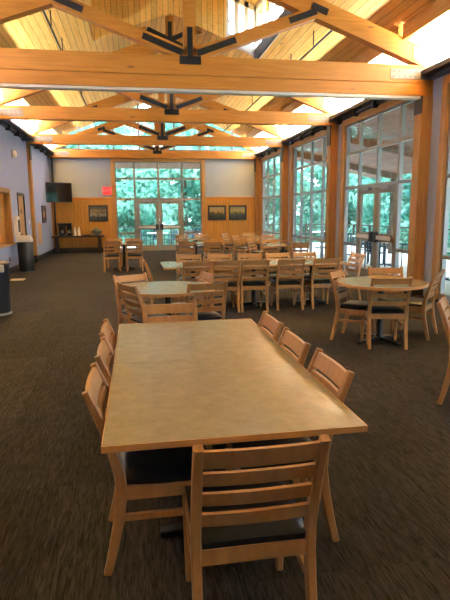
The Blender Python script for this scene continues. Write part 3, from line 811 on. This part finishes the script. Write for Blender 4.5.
# porch rafters
for y in (1.5, 6.2, 10.6, 15.0, 19.4):
    o = MB().bar((XR+.2, y, 3.84), (10.1, y, 2.92), .12, .22).build('porch_rafter', M['soffit']); tag(o, 'timber rafter under the porch roof outside the right windows', 'rafter', 'porch rafters')
for y in (1.5, 6.2, 10.6, 15.0, 19.4):
    o = MB().box(9.9, 10.06, y-.08, y+.08, ZD, 2.84).build('porch_post', M['bark']); tag(o, 'timber post holding up the porch roof at the deck edge', 'post', 'porch posts')
def railing(p, q, label):
    p, q = Vector(p), Vector(q); L_ = (q-p).length; d_ = (q-p)/L_
    t = thing('deck_railing', label, 'railing', tuple(p), 0, 'deck railings')
    mb = MB(); mb.bar((0,0,1.0), q-p+Vector((0,0,1.0)), .09, .05); mb.build('top_rail', M['rail'], t)
    mb = MB()
    for z in (.15, .32, .49, .66, .83): mb.bar((0,0,z), q-p+Vector((0,0,z)), .012, .015)
    mb.build('cable', M['rail'], t)
    n = int(L_/1.8)
    for k in range(n+1):
        c = d_*(L_*k/n); MB().box(c.x-.04, c.x+.04, c.y-.04, c.y+.04, 0, 1.0).build('post', M['rail'], t)
railing((11.0, 1, ZD), (11.0, 27.3, ZD), 'dark cable railing along the outer edge of the deck on the right')
railing((-5.5, 27.3, ZD), (10.9, 27.3, ZD), 'dark cable railing of the deck beyond the far doors')
def make_deck_chair(label, loc, rz, group):
    t = thing('deck_chair', label, 'chair', loc, rz, group)
    MB().box(-.23, .23, -.2, .24, .42, .45, .01).build('seat', M['deckfurn'], t)
    mb = MB()
    for k in range(5): mb.box(-.19+k*.085, -.15+k*.085, -.25, -.235, .5, .84)
    mb.box(-.22, .22, -.255, -.23, .82, .88); mb.box(-.22, .22, -.25, -.23, .47, .51)
    mb.build('backrest', M['deckfurn'], t)
    for s in (-1, 1):
        MB().bar((s*.22, -.27, 0), (s*.22, -.24, .86), .03, .03, (0,1,0)).build('back_leg', M['deckfurn'], t)
        MB().bar((s*.22, .22, 0), (s*.22, .22, .64), .03, .03, (0,1,0)).build('front_leg', M['deckfurn'], t)
        MB().box(s*.22-.025, s*.22+.025, -.24, .26, .63, .66).build('armrest', M['deckfurn'], t)
    return t
def make_deck_table(label, loc):
    t = thing('deck_table', label, 'table', loc, 0, 'round deck tables')
    MB().lathe([(.5,.71),(.52,.72),(.52,.745),(.5,.75)], 32).build('tabletop', M['decktop'], t, True)
    MB().lathe([(.03,.02),(.03,.71)], 14).build('column', M['deckfurn'], t, True)
    mb = MB()
    for k in range(4):
        a = k*math.pi/2+.4; mb.bar((0,0,.03), (.33*math.cos(a), .33*math.sin(a), .015), .05, .03)
    mb.build('foot', M['deckfurn'], t); return t
dc = None; dt = None
spots = [(7.3, 11.6, 'outside the glass double doors of the right wall'), (7.6, 15.2, 'just beyond the double doors'),
         (8.0, 19.2, 'two windows beyond the double doors'), (7.2, 8.2, 'outside the window at the right edge of the picture'), (8.6, 23.6, 'at the far corner of the deck'),
         (1.0, 25.2, 'outside the far glass doors'), (3.3, 25.6, 'outside the far window beside the doors')]
for x, y, lb in spots:
    if dt is None: dt = make_deck_table('round white deck table ' + lb, (x, y, ZD))
    else: dup(dt, (x, y, ZD), 0, 'round white deck table ' + lb)
    for k in range(3):
        a = .5 + k*2.1 + x
        loc = (x+.72*math.cos(a), y+.72*math.sin(a), ZD); rz = a + math.pi/2
        l2 = 'slate-blue deck chair at the table ' + lb
        if dc is None: dc = make_deck_chair(l2, loc, rz, 'deck chairs ' + lb)
        else: dup(dc, loc, rz, l2, 'deck chairs ' + lb)

# trees: crown meshes of leaf blades around lobes, shared by copies
def crown(name, mat, seed, R=2.6, H=8.5, n=5200):
    rnd = random.Random(seed); bm = bmesh.new()
    lobes = []
    for k in range(26):
        z = H*(.06+.9*rnd.random()); rad = R*(1.0-.55*abs(z/H-.42))
        a = rnd.random()*6.283; rr = rad*math.sqrt(rnd.random())*.85
        lobes.append((Vector((rr*math.cos(a), rr*math.sin(a), z)), .7+.6*rnd.random()))
    for k in range(n):
        c, r = rnd.choice(lobes)
        v = Vector((rnd.gauss(0,1), rnd.gauss(0,1), rnd.gauss(0,1))).normalized()
        p = c + v*r*(.75+.3*rnd.random())
        nrm = (v + Vector((rnd.gauss(0,.5), rnd.gauss(0,.5), rnd.gauss(0,.5)+.3))).normalized()
        a = nrm.cross(Vector((rnd.gauss(0,1), rnd.gauss(0,1), rnd.gauss(0,1)))).normalized(); b_ = nrm.cross(a)
        s = .11+.10*rnd.random()
        q = [p+a*s*1.3, p+b_*s*.6+nrm*.03, p-a*s*1.3, p-b_*s*.6+nrm*.03]
        bm.faces.new([bm.verts.new(x) for x in q])
    me = bpy.data.meshes.new(name); bm.to_mesh(me); bm.free(); me.materials.append(mat); return me
crowns = [crown('foliage', M['leaf'], 1), crown('foliage', M['leaf2'], 2), crown('foliage', M['leaf'], 3, 2.9, 7.0)]
mb = MB(); mb.tube([(0,0,0),(.05,0,1.5),(-.05,.05,4),(.02,0,7.5)], [.2,.16,.12,.04], 10); tro = mb.build('trunk', M['bark']); trunk_me = tro.data; bpy.data.objects.remove(tro)
def tree(x, y, k, s, label, group):
    t = thing('leafy_tree', label, 'tree', (x, y, -2.0), random.random()*6, group); t.scale = (s, s, s)
    o = bpy.data.objects.new('foliage', crowns[k % 3]); COL.objects.link(o); o.parent = t
    o = bpy.data.objects.new('trunk', trunk_me); COL.objects.link(o); o.parent = t
rt = random.Random(11)
k = 0
for row, (yy, n, x0, x1) in enumerate(((31.5, 7, -7, 12), (36, 7, -9, 17))):
    for j in range(n):
        tree(x0+(x1-x0)*j/(n-1)+rt.uniform(-.7,.7), yy+rt.uniform(-1,1), k, 1.0+.25*row+rt.uniform(-.1,.12), 'leafy pale green tree beyond the deck railing behind the far doors', 'trees behind the far doors'); k += 1
for row, (xx, n, y0, y1) in enumerate(((15.0, 9, 8, 34), (19.5, 8, 12, 42))):
    for j in range(n):
        tree(xx+rt.uniform(-1,1), y0+(y1-y0)*j/(n-1)+rt.uniform(-.8,.8), k, 1.0+.25*row+rt.uniform(-.1,.12), 'leafy pale green tree beyond the deck outside the right-hand windows', 'trees outside the right windows'); k += 1

# ------------------------------------------------------------------ light
w = bpy.data.worlds.new('sky'); S.world = w; w.use_nodes = True
bg = w.node_tree.nodes['Background']; bg.inputs['Color'].default_value = (.74, .87, 1.0, 1); bg.inputs['Strength'].default_value = 6.0
su = bpy.data.lights.new('sun', 'SUN'); su.energy = 10.0; su.angle = 1.0; su.color = (1, .96, .88)
so = bpy.data.objects.new('sun', su); COL.objects.link(so); so.rotation_euler = Vector((-.62, -.30, -.72)).to_track_quat('-Z', 'Y').to_euler()
# cove lamps and added fill lamps on the two ledges, shining up at the ceiling
for x, rx in ((XL+.16, 1), (XR-.16, -1)):
    for a, c in [(-3.8, 0), (.2, 4.5), (4.8, 9.0)] + [(TY[i]+.2, TY[i+1]-.2) for i in range(3)]:  # first two spans: unseen dimmer fill, added to brighten the foreground chairs
        la = bpy.data.lights.new('cove_and_fill_lamp', 'AREA'); la.shape = 'RECTANGLE'; la.size = .12; la.size_y = c-a; la.energy = (730 if a > 4 else 230)*(c-a)/4.2
        la.color = (.92, .97, 1)
        lo = bpy.data.objects.new('cove_and_fill_lamp', la); COL.objects.link(lo); lo.location = (x, (a+c)/2, 4.12)
        lo.rotation_euler = (math.pi, math.radians(25)*-rx, 0)

# ------------------------------------------------------------------ camera (solved from the vanishing points)
F = 520.; CX, CY = 225., 300.; vd = (135.5, 213.5); rs = -.0085
d = Vector((vd[0]-CX, -(vd[1]-CY), -F)).normalized()
p2 = Vector((vd[0]+1000-CX, -(vd[1]+rs*1000-CY), -F))
n = p2.cross(d).normalized()
if n.y < 0: n = -n
x = d.cross(n)
R = Matrix((x, d, n))
cd = bpy.data.cameras.new('camera'); cam = bpy.data.objects.new('camera', cd); COL.objects.link(cam)
cd.sensor_fit = 'VERTICAL'; cd.sensor_height = 24; cd.lens = F/600*24; cd.clip_start = .05; cd.clip_end = 300
cam.matrix_world = Matrix.Translation((0,0,1.6)) @ R.to_4x4()
S.camera = cam
S.view_settings.view_transform = 'Standard'; S.view_settings.look = 'None'; S.view_settings.gamma = 1; S.view_settings.use_curve_mapping = False
S.view_settings.exposure = .62
S.cycles.use_denoising = True
S.cycles.max_bounces = 10; S.cycles.transparent_max_bounces = 16; S.cycles.diffuse_bounces = 6
